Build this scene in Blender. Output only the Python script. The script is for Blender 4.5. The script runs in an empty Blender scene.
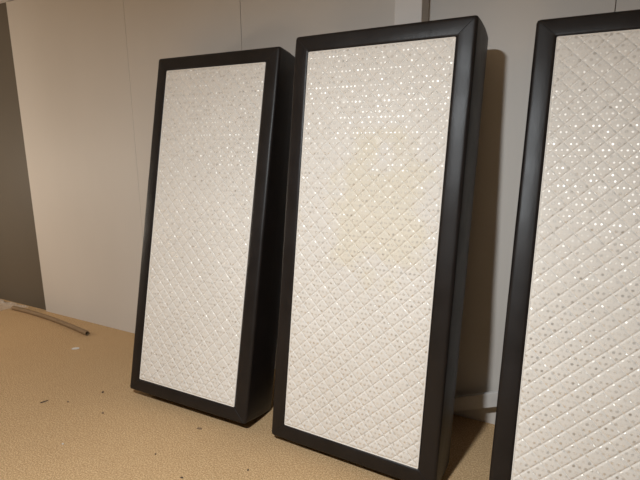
import bpy, bmesh, math, random
from mathutils import Vector, Matrix, noise as mnoise

S = bpy.context.scene
COL = S.collection
random.seed(7)
PI = math.pi

# ------------------------------------------------------------------ helpers
def link_mesh(name, verts, faces, mat=None, parent=None, smooth=True, sharp=None):
    me = bpy.data.meshes.new(name)
    me.from_pydata([tuple(v) for v in verts], [], faces)
    me.validate()
    bm = bmesh.new(); bm.from_mesh(me)
    bmesh.ops.recalc_face_normals(bm, faces=bm.faces)
    bm.to_mesh(me); bm.free()
    if smooth:
        me.polygons.foreach_set('use_smooth', [True] * len(me.polygons))
    if sharp is not None:
        me.set_sharp_from_angle(angle=sharp)
    o = bpy.data.objects.new(name, me)
    COL.objects.link(o)
    if mat: me.materials.append(mat)
    if parent: o.parent = parent
    return o

def tag(o, label=None, cat=None, group=None, kind=None):
    if label: o['label'] = label
    if cat: o['category'] = cat
    if group: o['group'] = group
    if kind: o['kind'] = kind
    return o

class MB:
    def __init__(s): s.v = []; s.f = []
    def box(s, x0, x1, y0, y1, z0, z1):
        b = len(s.v)
        s.v += [(x, y, z) for x in (x0, x1) for y in (y0, y1) for z in (z0, z1)]
        s.f += [tuple(b + i for i in q) for q in ((0,1,3,2),(4,6,7,5),(0,4,5,1),(2,3,7,6),(0,2,6,4),(1,5,7,3))]
        return s
    def tube(s, pts, r, n=8, closed=False, cap=True):
        pts = [Vector(p) for p in pts]; m = len(pts); b = len(s.v); up = None
        for i, p in enumerate(pts):
            if closed: t = pts[(i+1) % m] - pts[i-1]
            else: t = pts[min(i+1, m-1)] - pts[max(i-1, 0)]
            t.normalize()
            if up is None:
                up = Vector((0, 0, 1)) if abs(t.z) < .9 else Vector((0, 1, 0))
            up = (up - t * up.dot(t)).normalized(); w = t.cross(up)
            rr = r[i] if isinstance(r, (list, tuple)) else r
            for k in range(n):
                a = 2 * PI * k / n
                s.v.append(tuple(p + (up * math.cos(a) + w * math.sin(a)) * rr))
        for i in range(m if closed else m - 1):
            for k in range(n):
                i2 = (i + 1) % m; k2 = (k + 1) % n
                s.f.append((b+i*n+k, b+i*n+k2, b+i2*n+k2, b+i2*n+k))
        if cap and not closed:
            s.f.append(tuple(b + k for k in range(n))[::-1]); s.f.append(tuple(b + (m-1)*n + k for k in range(n)))
        return s
    def build(s, name, mat, parent=None, smooth=True, sharp=math.radians(40)):
        return link_mesh(name, s.v, s.f, mat, parent, smooth, sharp)

def bevel(o, w=.004, seg=2):
    m = o.modifiers.new('bevel', 'BEVEL'); m.width = w; m.segments = seg; m.limit_method = 'ANGLE'; m.angle_limit = math.radians(50)
    return o

# ------------------------------------------------------------------ materials
class NT:
    def __init__(s, name):
        s.m = bpy.data.materials.new(name); s.m.use_nodes = True
        s.t = s.m.node_tree; s.b = s.t.nodes['Principled BSDF']
    def n(s, typ, **kw):
        nd = s.t.nodes.new(typ)
        for k, v in kw.items():
            if k in nd.inputs: nd.inputs[k].default_value = v
            else: setattr(nd, k, v)
        return nd
    def l(s, a, b): s.t.links.new(a, b)
    def math(s, op, a, b=None, c=None):
        nd = s.t.nodes.new('ShaderNodeMath'); nd.operation = op
        for i, v in enumerate((a, b, c)):
            if v is None: continue
            if isinstance(v, (int, float)): nd.inputs[i].default_value = v
            else: s.l(v, nd.inputs[i])
        return nd.outputs[0]
    def obj(s, scale=(1,1,1)):
        tc = s.n('ShaderNodeTexCoord'); mp = s.n('ShaderNodeMapping'); mp.inputs['Scale'].default_value = scale
        s.l(tc.outputs['Object'], mp.inputs['Vector']); return mp.outputs[0]
    def noise(s, vec, scale, detail=3, rough=.5):
        nd = s.n('ShaderNodeTexNoise'); nd.inputs['Scale'].default_value = scale; nd.inputs['Detail'].default_value = detail
        nd.inputs['Roughness'].default_value = rough; s.l(vec, nd.inputs['Vector']); return nd.outputs['Fac']
    def ramp(s, fac, stops):
        r = s.n('ShaderNodeValToRGB'); e = r.color_ramp.elements
        while len(e) < len(stops): e.new(.5)
        for i, (p, c) in enumerate(stops): e[i].position = p; e[i].color = (*c, 1)
        s.l(fac, r.inputs[0]); return r.outputs[0]
    def mix(s, fac, a, b, mode='MIX'):
        nd = s.n('ShaderNodeMix'); nd.data_type = 'RGBA'; nd.blend_type = mode
        ins = [nd.inputs[0], nd.inputs[6], nd.inputs[7]]
        for i, v in zip(ins, (fac, a, b)):
            if isinstance(v, (int, float)): i.default_value = v
            elif isinstance(v, tuple): i.default_value = (*v, 1)
            else: s.l(v, i)
        return nd.outputs[2]
    def bump(s, h, strength=.3, dist=.002, prev=None):
        nd = s.n('ShaderNodeBump'); nd.inputs['Strength'].default_value = strength; nd.inputs['Distance'].default_value = dist
        s.l(h, nd.inputs['Height'])
        if prev is not None: s.l(prev, nd.inputs['Normal'])
        return nd.outputs[0]
    def n_color(s, wn):
        sc = s.n('ShaderNodeSeparateColor'); s.l(wn.outputs['Color'], sc.inputs[0]); return sc.outputs[1]
    def set(s, **kw):
        for k, v in kw.items():
            i = s.b.inputs[k.replace('_', ' ')]
            if isinstance(v, (int, float)): i.default_value = v
            elif isinstance(v, tuple): i.default_value = (*v, 1)
            else: s.l(v, i)
        return s.m

def wall_mat(name, c1, c2, rough=.55):
    t = NT(name); v = t.obj((1, 1, .35))
    n1 = t.noise(v, 1.3, 4); n2 = t.noise(t.obj(), 160, 2)
    col = t.ramp(n1, [(.3, c1), (.7, c2)])
    return t.set(Base_Color=col, Roughness=rough, Normal=t.bump(n2, .08, .001))

M = {}
M['wall'] = wall_mat('painted_wall_board', (.615, .565, .51), (.655, .605, .55))
M['wall_grey'] = wall_mat('grey_wall_paint', (.108, .088, .064), (.124, .102, .075))
M['groove'] = wall_mat('board_joint', (.12, .10, .09), (.14, .12, .10))
M['ceiling'] = wall_mat('ceiling_paint', (.60, .57, .54), (.64, .61, .58), .8)
M['room'] = wall_mat('room_paint', (.46, .43, .39), (.50, .47, .43), .8)
M['room_dark'] = wall_mat('room_shade', (.05, .046, .042), (.06, .055, .05), .8)  # shade of the deep room put into the unseen right wall's colour
M['pillar'] = wall_mat('white_post_paint', (.66, .61, .565), (.70, .65, .605))

def floor_mat():
    t = NT('tan_carpet'); o = t.obj()
    big = t.noise(o, 1.1, 3); mid = t.noise(o, 14, 4); fine = t.noise(o, 150, 3, .7); grain = t.noise(o, 420, 2, .6)
    col = t.ramp(fine, [(.38, (.27, .155, .066)), (.5, (.52, .335, .17)), (.62, (.80, .60, .37))])
    col = t.mix(.22, col, t.ramp(mid, [(.3, (.44, .275, .135)), (.7, (.58, .385, .20))]))
    col = t.mix(.22, col, t.ramp(big, [(.3, (.46, .29, .14)), (.7, (.56, .37, .19))]))
    vo = t.n('ShaderNodeTexVoronoi'); vo.inputs['Scale'].default_value = 60; t.l(o, vo.inputs['Vector'])
    rnd = t.n('ShaderNodeSeparateColor'); t.l(vo.outputs['Color'], rnd.inputs[0])
    spot = t.math('MULTIPLY', t.math('LESS_THAN', vo.outputs['Distance'], .16), t.math('GREATER_THAN', rnd.outputs[0], .80))
    col = t.mix(t.math('MULTIPLY', spot, .45), col, (.74, .60, .42))
    return t.set(Base_Color=col, Roughness=.9, Specular_IOR_Level=.2, Normal=t.bump(grain, .5, .004, t.bump(fine, .4, .004)))
M['floor'] = floor_mat()

def leather_mat():
    t = NT('black_leather'); o = t.obj()
    v = t.n('ShaderNodeTexVoronoi'); v.inputs['Scale'].default_value = 420; t.l(o, v.inputs['Vector'])
    n = t.noise(o, 7, 4); w = t.noise(t.obj((1, 1, .25)), 26, 3)
    col = t.ramp(n, [(.3, (.0105, .0080, .0072)), (.7, (.0145, .0112, .0102))])
    ro = t.math('MULTIPLY_ADD', n, .18, .31)
    nb = t.bump(w, .25, .004, t.bump(v.outputs['Distance'], .22, .0012))
    return t.set(Base_Color=col, Roughness=ro, Specular_IOR_Level=.34, Normal=nb)
M['leather'] = leather_mat()
t = NT('seam_thread'); M['seam'] = t.set(Base_Color=(.010, .008, .0075), Roughness=.6)
t = NT('backing_cloth'); M['backing'] = t.set(Base_Color=(.02, .018, .016), Roughness=.95)
t = NT('ivory_piping'); M['piping'] = t.set(Base_Color=(.80, .755, .70), Roughness=.6)

def fabric_mat(name, stain):
    t = NT(name); tc = t.n('ShaderNodeTexCoord'); o = tc.outputs['Object']
    sp = t.n('ShaderNodeSeparateXYZ'); t.l(o, sp.inputs[0]); X, Z = sp.outputs[0], sp.outputs[2]
    # woven dots: staggered rows of small satin spots
    P, Q = .0200, .0235
    row = t.math('FLOOR', t.math('DIVIDE', Z, Q))
    off = t.math('MULTIPLY', t.math('MODULO', t.math('ADD', row, 200), 2), .5)
    xs = t.math('ADD', t.math('DIVIDE', X, P), off)
    fx = t.math('SUBTRACT', t.math('FRACT', t.math('ADD', xs, 100)), .5)
    fz = t.math('SUBTRACT', t.math('FRACT', t.math('ADD', t.math('DIVIDE', Z, Q), 100)), .5)
    d = t.math('SQRT', t.math('ADD', t.math('POWER', t.math('MULTIPLY', fx, P), 2), t.math('POWER', t.math('MULTIPLY', fz, Q), 2)))
    cell = t.n('ShaderNodeCombineXYZ'); t.l(t.math('FLOOR', xs), cell.inputs[0]); t.l(row, cell.inputs[1])
    wn = t.n('ShaderNodeTexWhiteNoise'); wn.noise_dimensions = '3D'; t.l(cell.outputs[0], wn.inputs['Vector'])
    # every dot is a short bundle of upright satin threads, each facing a little more to one side
    lean = t.math('MULTIPLY', t.math('MULTIPLY', fx, P), t.math('MULTIPLY', t.math('SUBTRACT', t.n_color(wn), .42), 1.0))
    lean = t.math('MULTIPLY', lean, t.math('LESS_THAN', d, .0056))
    mr = t.n('ShaderNodeMapRange'); mr.interpolation_type = 'SMOOTHSTEP'
    t.l(d, mr.inputs[0]); mr.inputs[1].default_value = .0030; mr.inputs[2].default_value = .0050; mr.inputs[3].default_value = 1; mr.inputs[4].default_value = 0
    dot = t.math('MULTIPLY', mr.outputs[0], t.math('MULTIPLY_ADD', wn.outputs['Value'], .7, .3))
    # small hatched woven squares, sparse
    G = .186
    gx = t.math('FRACT', t.math('ADD', t.math('DIVIDE', X, G), 100.25)); gz = t.math('FRACT', t.math('ADD', t.math('DIVIDE', Z, G), 100.4))
    gd = t.math('MAXIMUM', t.math('ABSOLUTE', t.math('SUBTRACT', gx, .5)), t.math('ABSOLUTE', t.math('SUBTRACT', gz, .5)))
    hatch = t.math('GREATER_THAN', t.math('SINE', t.math('MULTIPLY', t.math('ADD', X, Z), 620)), 0)
    motif = t.math('MULTIPLY', t.math('LESS_THAN', gd, .075), hatch)
    mark = t.math('MAXIMUM', dot, t.math('MULTIPLY', motif, .22))
    soft = t.noise(o, 3.0, 3); weave = t.noise(o, 520, 2)
    rip = t.noise(t.obj((9, 1, 75)), 1.0, 3, .6)
    base = t.ramp(soft, [(.3, (.76, .715, .655)), (.7, (.81, .765, .705))])
    base = t.mix(t.math('MULTIPLY', t.math('SUBTRACT', weave, .35), .5), base, (.60, .54, .47))
    if stain:
        # one faded yellow water mark around the upper middle
        dx = t.math('DIVIDE', t.math('SUBTRACT', X, .06), .27); dz = t.math('DIVIDE', t.math('SUBTRACT', Z, 1.18), .38)
        r = t.math('ADD', t.math('SQRT', t.math('ADD', t.math('POWER', dx, 2), t.math('POWER', dz, 2))), t.math('MULTIPLY', t.math('SUBTRACT', t.noise(o, 7, 4), .5), 2.2))
        m2 = t.n('ShaderNodeMapRange'); m2.interpolation_type = 'SMOOTHSTEP'; t.l(r, m2.inputs[0])
        m2.inputs[1].default_value = .55; m2.inputs[2].default_value = 1.1; m2.inputs[3].default_value = .40; m2.inputs[4].default_value = 0
        base = t.mix(m2.outputs[0], base, (.74, .655, .475))
    col = t.mix(mark, base, (.93, .88, .80))
    ro = t.math('MULTIPLY_ADD', t.math('GREATER_THAN', mark, .01), -.20, .70)
    nb = t.bump(rip, .50, .0025, t.bump(weave, .15, .001))
    nb = t.bump(motif, .2, .0006, nb)
    nb = t.bump(t.math('MULTIPLY', lean, 1000), 1.0, .001, nb)
    tv = t.n('ShaderNodeVectorTransform'); tv.vector_type = 'VECTOR'; tv.convert_from = 'OBJECT'; tv.convert_to = 'WORLD'
    tv.inputs[0].default_value = (1, 0, 0)
    t.l(tv.outputs[0], t.b.inputs['Tangent'])
    sl = t.math('MULTIPLY_ADD', mark, .6, .15)
    return t.set(Base_Color=col, Roughness=ro, Specular_IOR_Level=sl, Anisotropic=t.math('MULTIPLY', t.math('GREATER_THAN', mark, .01), .76), Metallic=t.math('MULTIPLY', mark, .72), Normal=nb)
M['fabric'] = fabric_mat('ivory_quilted_fabric', False)
M['fabric_stained'] = fabric_mat('ivory_quilted_fabric_stained', True)

# ------------------------------------------------------------------ the room
CEIL = 2.628
XL, XR, YF = -6.2, 4.6, -6.4
SEAMS = [-4.1186, -2.7965, -1.8192, -.845, .1272, 1.10, 2.08, 3.06, 4.03, XR]

f = MB().box(XL-.1, XR+.1, YF-.1, .14, -.1, 0).build('floor', M['floor'], smooth=False); tag(f, kind='structure')
c = MB().box(XL-.1, XR+.1, YF-.1, .14, CEIL, CEIL+.1).build('ceiling', M['ceiling'], smooth=False); tag(c, kind='structure')
# back wall: pale boards with hairline joints in front of a dark slab
wb = MB().box(SEAMS[0], XR, .016, .12, 0, CEIL).build('wall_back', M['groove'], smooth=False); tag(wb, kind='structure')
for a, b in zip(SEAMS, SEAMS[1:]):
    g0 = .0007 if a == SEAMS[1] else .0016; g1 = .0007 if b == SEAMS[1] else .0016
    brd = MB().box(a + g0, b - g1, 0, .0155, 0, CEIL - .006).build('board', M['wall'], wb, smooth=False)
    bevel(brd, .0012, 1)
wg = MB().box(XL, SEAMS[0], .018, .12, 0, CEIL).build('wall_back_grey', M['wall_grey'], smooth=False); tag(wg, kind='structure')
for nm, bx in (('wall_left', (XL-.1, XL, YF, .12, 0, CEIL)), ('wall_right', (XR, XR+.1, YF, .12, 0, CEIL)), ('wall_front', (XL-.1, XR+.1, YF-.1, YF, 0, CEIL))):
    tag(MB().box(*bx).build(nm, M['room_dark'] if nm == 'wall_right' else M['room'], smooth=False), kind='structure')
# square white post standing proud of the wall behind the middle mattress
tp = MB().box(-.810, -.6735, -.128, 0, 0, CEIL).build('trim_1', M['pillar'], smooth=False); bevel(tp, .003, 2); tag(tp, kind='structure')

# ------------------------------------------------------------------ mattresses
W, H, D, BW = .8466, 2.0, .2582, .0742

def rrect(inset, r, nc=6, nx=24, nz=56):
    """closed rounded rectangle in x,z, inset from the outer edge; constant vertex count"""
    k_ = max(0., min(1., 1 - inset/BW)) * OUT                      # the padding swells a little past the frame
    inset -= k_
    x0, x1, z0, z1 = -W/2 + inset, W/2 - inset, max(inset, .0), H - inset
    pts = []
    cs = [(x1-r, z0+r, -PI/2), (x1-r, z1-r, 0), (x0+r, z1-r, PI/2), (x0+r, z0+r, PI)]
    for i, (cx, cz, a0) in enumerate(cs):
        arc = [(cx + r*math.cos(a0 + PI/2*k/nc), cz + r*math.sin(a0 + PI/2*k/nc)) for k in range(nc+1)]
        pts += arc
        nx_, = ([nz, nx, nz, nx][i],)
        c2 = cs[(i+1) % 4]; s_ = (c2[0] + r*math.cos(c2[2]), c2[1] + r*math.sin(c2[2])); e = arc[-1]
        for k in range(1, nx_):
            u = k / nx_; pts.append((e[0] + (s_[0]-e[0])*u, e[1] + (s_[1]-e[1])*u))
    return pts

FR = .015; OUT = .008        # front edge rounding
def casing_profile():
    """(inset, depth y, corner radius) from the panel opening over the front edge to the back"""
    F = -D
    pr = [(BW + .010, F + .030, .004), (BW + .004, F + .010, .004), (BW - .001, F + .0015, .004), (BW - .005, F - .0020, .005), (BW - .012, F - .0034, .006),
          (BW*.55, F - .0036, .008), (FR + .006, F - .0022, .010)]
    for k in range(0, 7):
        a = PI/2 * k/6
        pr.append((FR * (1 - math.sin(a)), F + FR * (1 - math.cos(a)) - .0014 * (1 - k/6), .011 + .001*k))
    for u in (.2, .4, .6, .8): pr.append((-.004 * math.sin(PI*u), F + FR + (D - FR - .012) * u, .018))
    for k in range(0, 4):
        a = PI/2 * k/3
        pr.append((.012 * (1 - math.cos(a)), -.012 + .012 * math.sin(a), .018))
    pr.append((.05, 0, .015))
    return pr

def casing_mesh(seed):
    pr = casing_profile(); V = []; Fc = []; n = None
    for j, (ins, y, r) in enumerate(pr):
        ring = rrect(ins, r)
        n = len(ring)
        for x, z in ring:
            # soft unevenness of the padding
            a = mnoise.noise(Vector((x*5 + seed, y*4, z*5))) * .0022 + mnoise.noise(Vector((x*14 + seed, y*9, z*14))) * .0007
            front = 1 if 2 <= j <= 8 else .4
            V.append((x + (a*.5 if j > 6 else 0) * (1 if x > 0 else -1), y - a * front, z))
    for j in range(len(pr) - 1):
        for k in range(n):
            k2 = (k + 1) % n
            Fc.append((j*n + k, j*n + k2, (j+1)*n + k2, (j+1)*n + k))
    return V, Fc

def seam_path(sx, sz):
    """mitre seam running over one corner, from the opening to the outer corner"""
    pts = []
    for ins, y, r in casing_profile()[2:16]:
        k = r * (1 - math.sqrt(.5))
        sw = max(0., min(1., 1 - ins/BW)) * OUT
        x = W/2 - ins - k + sw; z = max(ins - sw, 0) + k if sz < 0 else H - ins - k + sw
        pts.append((sx * x, y - .0002, z))
    return pts

def panel_mesh():
    x0, x1, z0, z1 = -W/2 + BW + .001, W/2 - BW - .001, BW + .001, H - BW - .001
    st = .0025; nx = int((x1-x0)/st); nz = int((z1-z0)/st)
    P = .0715                                                     # diamond width
    V = []; Fc = []
    for j in range(nz + 1):
        for i in range(nx + 1):
            x = x0 + (x1-x0)*i/nx; z = z0 + (z1-z0)*j/nz
            u = (x + z)/P; v = (x - z)/P
            # slightly wandering stitch lines
            u += .035*mnoise.noise(Vector((x*4, z*4, 1))); v += .035*mnoise.noise(Vector((x*4, z*4, 7)))
            du = abs(u - round(u)) * P * .7071; dv = abs(v - round(v)) * P * .7071
            h = (1 - math.exp(-(du/.0025)**1.5)) * (1 - math.exp(-(dv/.0025)**1.5)) * .0038 + (1 - math.exp(-du/.012)) * (1 - math.exp(-dv/.012)) * .0010
            h += .0008*mnoise.noise(Vector((x*6, z*9, 3)))
            e = min(x - x0, x1 - x, z - z0, z1 - z)
            h *= min(1, e/.012)
            V.append((x, -D - .0005 - h, z))
    w = nx + 1
    for j in range(nz):
        for i in range(nx):
            Fc.append((j*w+i, j*w+i+1, (j+1)*w+i+1, (j+1)*w+i))
    # turned-in edge
    rim = [i for i in range(w)] + [j*w + nx for j in range(1, nz+1)] + [nz*w + i for i in range(nx-1, -1, -1)] + [j*w for j in range(nz-1, 0, -1)]
    b = len(V)
    for k in rim:
        x, y, z = V[k]; V.append((x*1.002, -D + .025, z))
    m = len(rim)
    for k in range(m):
        Fc.append((rim[k], rim[(k+1) % m], b + (k+1) % m, b + k))
    return V, Fc

PANEL = panel_mesh()
mats = [
 # wall-side base x, y, tilt, yaw (of the left rear bottom corner)
 (-2.2376, -.4442, .2174, .0106, 'fabric', 'leftmost dark leather-edged mattress with dull quilted face leaning on the bare wall boards'),
 (-1.2201, -.4179, .1496, -.0264, 'fabric_stained', 'middle upright mattress with a faint yellow stain on its quilting, leaning on the white post'),
 (-.1516, -.4839, .2422, .0002, 'fabric', 'rightmost leaning mattress cut off by the frame, quilted ivory face with dark leather edge'),
]
for q, (x, y, ti, yw, fab, lab) in enumerate(mats):
    e = bpy.data.objects.new('mattress', None); COL.objects.link(e)
    e.empty_display_size = .2
    cx = x + W/2 * math.cos(yw); cy = y + W/2 * math.sin(yw)
    e.location = (cx, cy, 0.0); e.rotation_euler = (-ti, 0, yw)
    tag(e, lab, 'mattress', 'mattresses leaning on the wall')
    V, Fc = casing_mesh(q * 13.7)
    cs = link_mesh('leather_border', V, Fc, M['leather'], e); cs['label'] = 'padded black leather border and sides'
    for sx in (-1, 1):
        for sz in (-1, 1):
            MB().tube(seam_path(sx, sz), .0011, 6).build('corner_seam', M['seam'], cs)
    p = link_mesh('quilted_panel', PANEL[0], PANEL[1], M[fab], e, sharp=math.radians(60)); p['label'] = 'ivory diamond-quilted fabric face'
    ring = [(px, -D - .0012, pz) for px, pz in rrect(BW + .0018, .004, 3, 30, 60)]
    MB().tube(ring, .0024, 8, closed=True).build('piping', M['piping'], p)
    bk = MB().box(-W/2 + .045, W/2 - .045, -.004, -.0005, .045, H - .045).build('backing_cloth', M['backing'], e, smooth=False)

# ------------------------------------------------------------------ loose batten behind the right mattress
def cam_basis():
    ro, ya, pi = -.0035, .4753, .2091
    F = Vector((-math.sin(ya)*math.cos(pi), math.cos(ya)*math.cos(pi), -math.sin(pi)))
    R = Vector((math.cos(ya), math.sin(ya), 0)); U = R.cross(F)
    return F, R*math.cos(ro) + U*math.sin(ro), -R*math.sin(ro) + U*math.cos(ro)
t = NT('pale_batten_paint'); n = t.noise(t.obj((2, 2, 2)), 6, 3)
M['batten'] = t.set(Base_Color=t.ramp(n, [(.3, (.60, .56, .52)), (.7, (.66, .62, .58))]), Roughness=.5)
b = MB().box(0, 1.15, -.012, .012, 0, .078).build('batten', M['batten'], smooth=False); bevel(b, .002, 2)
b.location = (-.560, -.054, .001); b.rotation_euler = (0, -math.radians(22.3), 0)
tag(b, 'pale flat wooden batten slanting up against the wall between middle and rightmost mattress', 'batten')

# ------------------------------------------------------------------ cardboard tube on the floor
t = NT('brown_cardboard'); n = t.noise(t.obj((3, 40, 40)), 3, 3)
M['card'] = t.set(Base_Color=t.ramp(n, [(.3, (.20, .125, .062)), (.7, (.28, .185, .10))]), Roughness=.7)
t = NT('tube_inner_shade'); M['inside'] = t.set(Base_Color=(.05, .032, .018), Roughness=.9)  # dark colour of a closed core, stands in for shade inside the tube
def tube_path():
    A, B, C_ = Vector((-4.43, -.110, .019)), Vector((-3.88, -.124, .019)), Vector((-3.285, -.200, .019))
    pts = []
    for k in range(25):
        u = k/24; pts.append(A*(1-u)**2 + (B*2 - (A + C_)*.5)*2*u*(1-u) + C_*u*u)
    return pts
tr = bpy.data.objects.new('cardboard_tube', None); COL.objects.link(tr); tr.location = (-3.9, -.122, 0)
tag(tr, 'long thin brown cardboard tube lying on the floor along the wall', 'tube')
def shell(path, ro_, ri, n=16):
    m = MB(); m.tube(path, ro_, n, cap=False); k = len(m.v); m.tube(path, ri, n, cap=False)
    L = len(path)
    for s in (0, L-1):
        for q in range(n):
            q2 = (q+1) % n; m.f.append((s*n+q, s*n+q2, k+s*n+q2, k+s*n+q))
    return m
loc = [p - Vector((-3.9, -.122, 0)) for p in tube_path()]
shell(loc, .019, .0150).build('tube_wall', M['card'], tr)
MB().tube(loc[1:-1], .0147, 14).build('tube_shade', M['inside'], tr)['label'] = 'dark core painted as shade in the hollow'

# ------------------------------------------------------------------ crumpled clear plastic at the far left
t = NT('clear_plastic')
n = t.noise(t.obj(), 18, 3)
M['plastic'] = t.set(Base_Color=(.86, .84, .80), Roughness=.10, Alpha=.24, Specular_IOR_Level=.9, Normal=t.bump(n, .5, .01))
V = []; Fc = []; NX, NY = 60, 40
for j in range(NY + 1):
    for i in range(NX + 1):
        u = i/NX; v = j/NY
        x = -5.05 + .55*u + .16*u*max(0, (v - .72)/.28); y = -.30 + .285*v
        y += .02*math.sin(u*5) * (1 - v)
        e = min(u, 1-u, v, 1-v)
        r = abs(mnoise.noise(Vector((x*9, y*9, 2)))) * .085 + abs(mnoise.noise(Vector((x*24, y*24, 5)))) * .035
        z = .003 + min(1, e*7) * (r * .8 + .010) 
        V.append((x + .02*mnoise.noise(Vector((x*15, y*15, 9))), y + .02*mnoise.noise(Vector((x*15, y*15, 19))), z))
for j in range(NY):
    for i in range(NX):
        k = j*(NX+1) + i; Fc.append((k, k+1, k+NX+2, k+NX+1))
pl = link_mesh('plastic_sheet', V, Fc, M['plastic'], sharp=math.radians(35))
tag(pl, 'crumpled clear plastic sheet on the floor below the grey wall', 'plastic sheet')

# ------------------------------------------------------------------ litter on the floor
t = NT('white_paper'); M['paper'] = t.set(Base_Color=(.66, .63, .58), Roughness=.7)
t = NT('dark_chip'); M['chip'] = t.set(Base_Color=(.07, .045, .028), Roughness=.7)
t = NT('brown_chip'); M['bchip'] = t.set(Base_Color=(.24, .16, .09), Roughness=.8)
def flake(name, x, y, L, w, h, rz, mat, label, cat, seed):
    rd = random.Random(seed); V = []; Fc = []; n = 8
    for lv, (zz, sc) in enumerate(((0.0, .92), (h*.5, 1.0), (h, .80))):
        for k in range(n):
            a = 2*PI*k/n; q = .8 + .4*rd.random()
            V.append((L/2*math.cos(a)*q*sc, w/2*math.sin(a)*q*sc, zz + (h*.4*rd.random() if lv == 2 else 0)))
    for lv in (0, 1):
        for k in range(n): Fc.append((lv*n+k, lv*n+(k+1) % n, (lv+1)*n+(k+1) % n, (lv+1)*n+k))
    Fc.append(tuple(range(n))[::-1]); Fc.append(tuple(range(2*n, 3*n)))
    o = link_mesh(name, V, Fc, mat, smooth=False); o.location = (x, y, .0005); o.rotation_euler = (0, 0, rz)
    return tag(o, label, cat)
flake('paper_scrap', -3.1446, -.4046, .060, .020, .008, .75, M['paper'], 'small white paper scrap on the carpet below the end of the cardboard tube', 'scrap', 1)
flake('wood_splinter', -2.6494, -.9759, .044, .008, .004, 1.2, M['chip'], 'thin dark splinter on the open carpet at left', 'splinter', 2)
flake('wood_chip', -1.634, -.763, .034, .013, .005, .35, M['bchip'], 'flat brown wood chip on the carpet below the lower edge of the leftmost mattress', 'chip', 3)
flake('floor_crumb', -2.521, -.911, .016, .011, .004, .3, M['bchip'], 'tiny brown crumb beside the dark splinter', 'crumb', 4)
flake('floor_crumb', -2.4275, -.742, .013, .012, .005, .8, M['chip'], 'tiny dark crumb farther from the viewer left of the leftmost mattress', 'crumb', 5)
flake('floor_crumb', -2.231, -.898, .015, .012, .005, .1, M['bchip'], 'small brown crumb in front of the lower left corner of the leftmost mattress', 'crumb', 6)
flake('paper_fleck', -2.173, -1.185, .010, .009, .004, .1, M['paper'], 'tiny white fleck on the near carpet at lower left', 'fleck', 7)
flake('floor_crumb', -1.685, -1.0275, .009, .006, .004, 1.1, M['chip'], 'speck of dark grit on the near carpet well in front of the wood chip', 'crumb', 8)
flake('floor_crumb', -1.205, -.914, .010, .007, .004, .5, M['chip'], 'speck of dark grit beside the lower left corner of the middle mattress', 'crumb', 9)
flake('floor_crumb', -1.448, -1.0946, .014, .006, .004, .4, M['chip'], 'dark sliver of grit at the lower picture edge', 'crumb', 10)

# ------------------------------------------------------------------ light: one flat ceiling lamp, out of frame, facing down, plus an added side fill
def lamp(name, loc, size, power, col):
    li = bpy.data.lights.new(name, 'AREA'); li.shape = 'DISK'; li.size = size; li.energy = power; li.color = col
    o = bpy.data.objects.new(name, li); o.location = loc; COL.objects.link(o)
    return o
lamp('ceiling_lamp', (-.78, -2.62, 2.585), .14, 96, (.98, 1.04, 1.08))
pl2 = bpy.data.lights.new('side_fill', 'POINT'); pl2.energy = 48; pl2.color = (1, .89, .75); pl2.shadow_soft_size = .16  # added unseen fill that brightens the left end of the wall
po = bpy.data.objects.new('side_fill', pl2); po.location = (-4.95, -1.45, 1.2); COL.objects.link(po)
w = bpy.data.worlds.new('world'); S.world = w; w.use_nodes = True
w.node_tree.nodes['Background'].inputs[0].default_value = (.02, .02, .02, 1)

# ------------------------------------------------------------------ camera
F, R, U = cam_basis()
cd = bpy.data.cameras.new('camera'); cam = bpy.data.objects.new('camera', cd); COL.objects.link(cam)
cd.sensor_width = 36; cd.lens = 472.35 / 640 * 36; cd.clip_start = .05
m = Matrix((R, U, -F)).transposed().to_4x4(); m.translation = Vector((0, -2.5015, 1.5316))
cam.matrix_world = m
S.camera = cam
S.view_settings.view_transform = 'Standard'; S.view_settings.look = 'None'
S.view_settings.gamma = 1; S.view_settings.use_curve_mapping = False
S.view_settings.exposure = 0
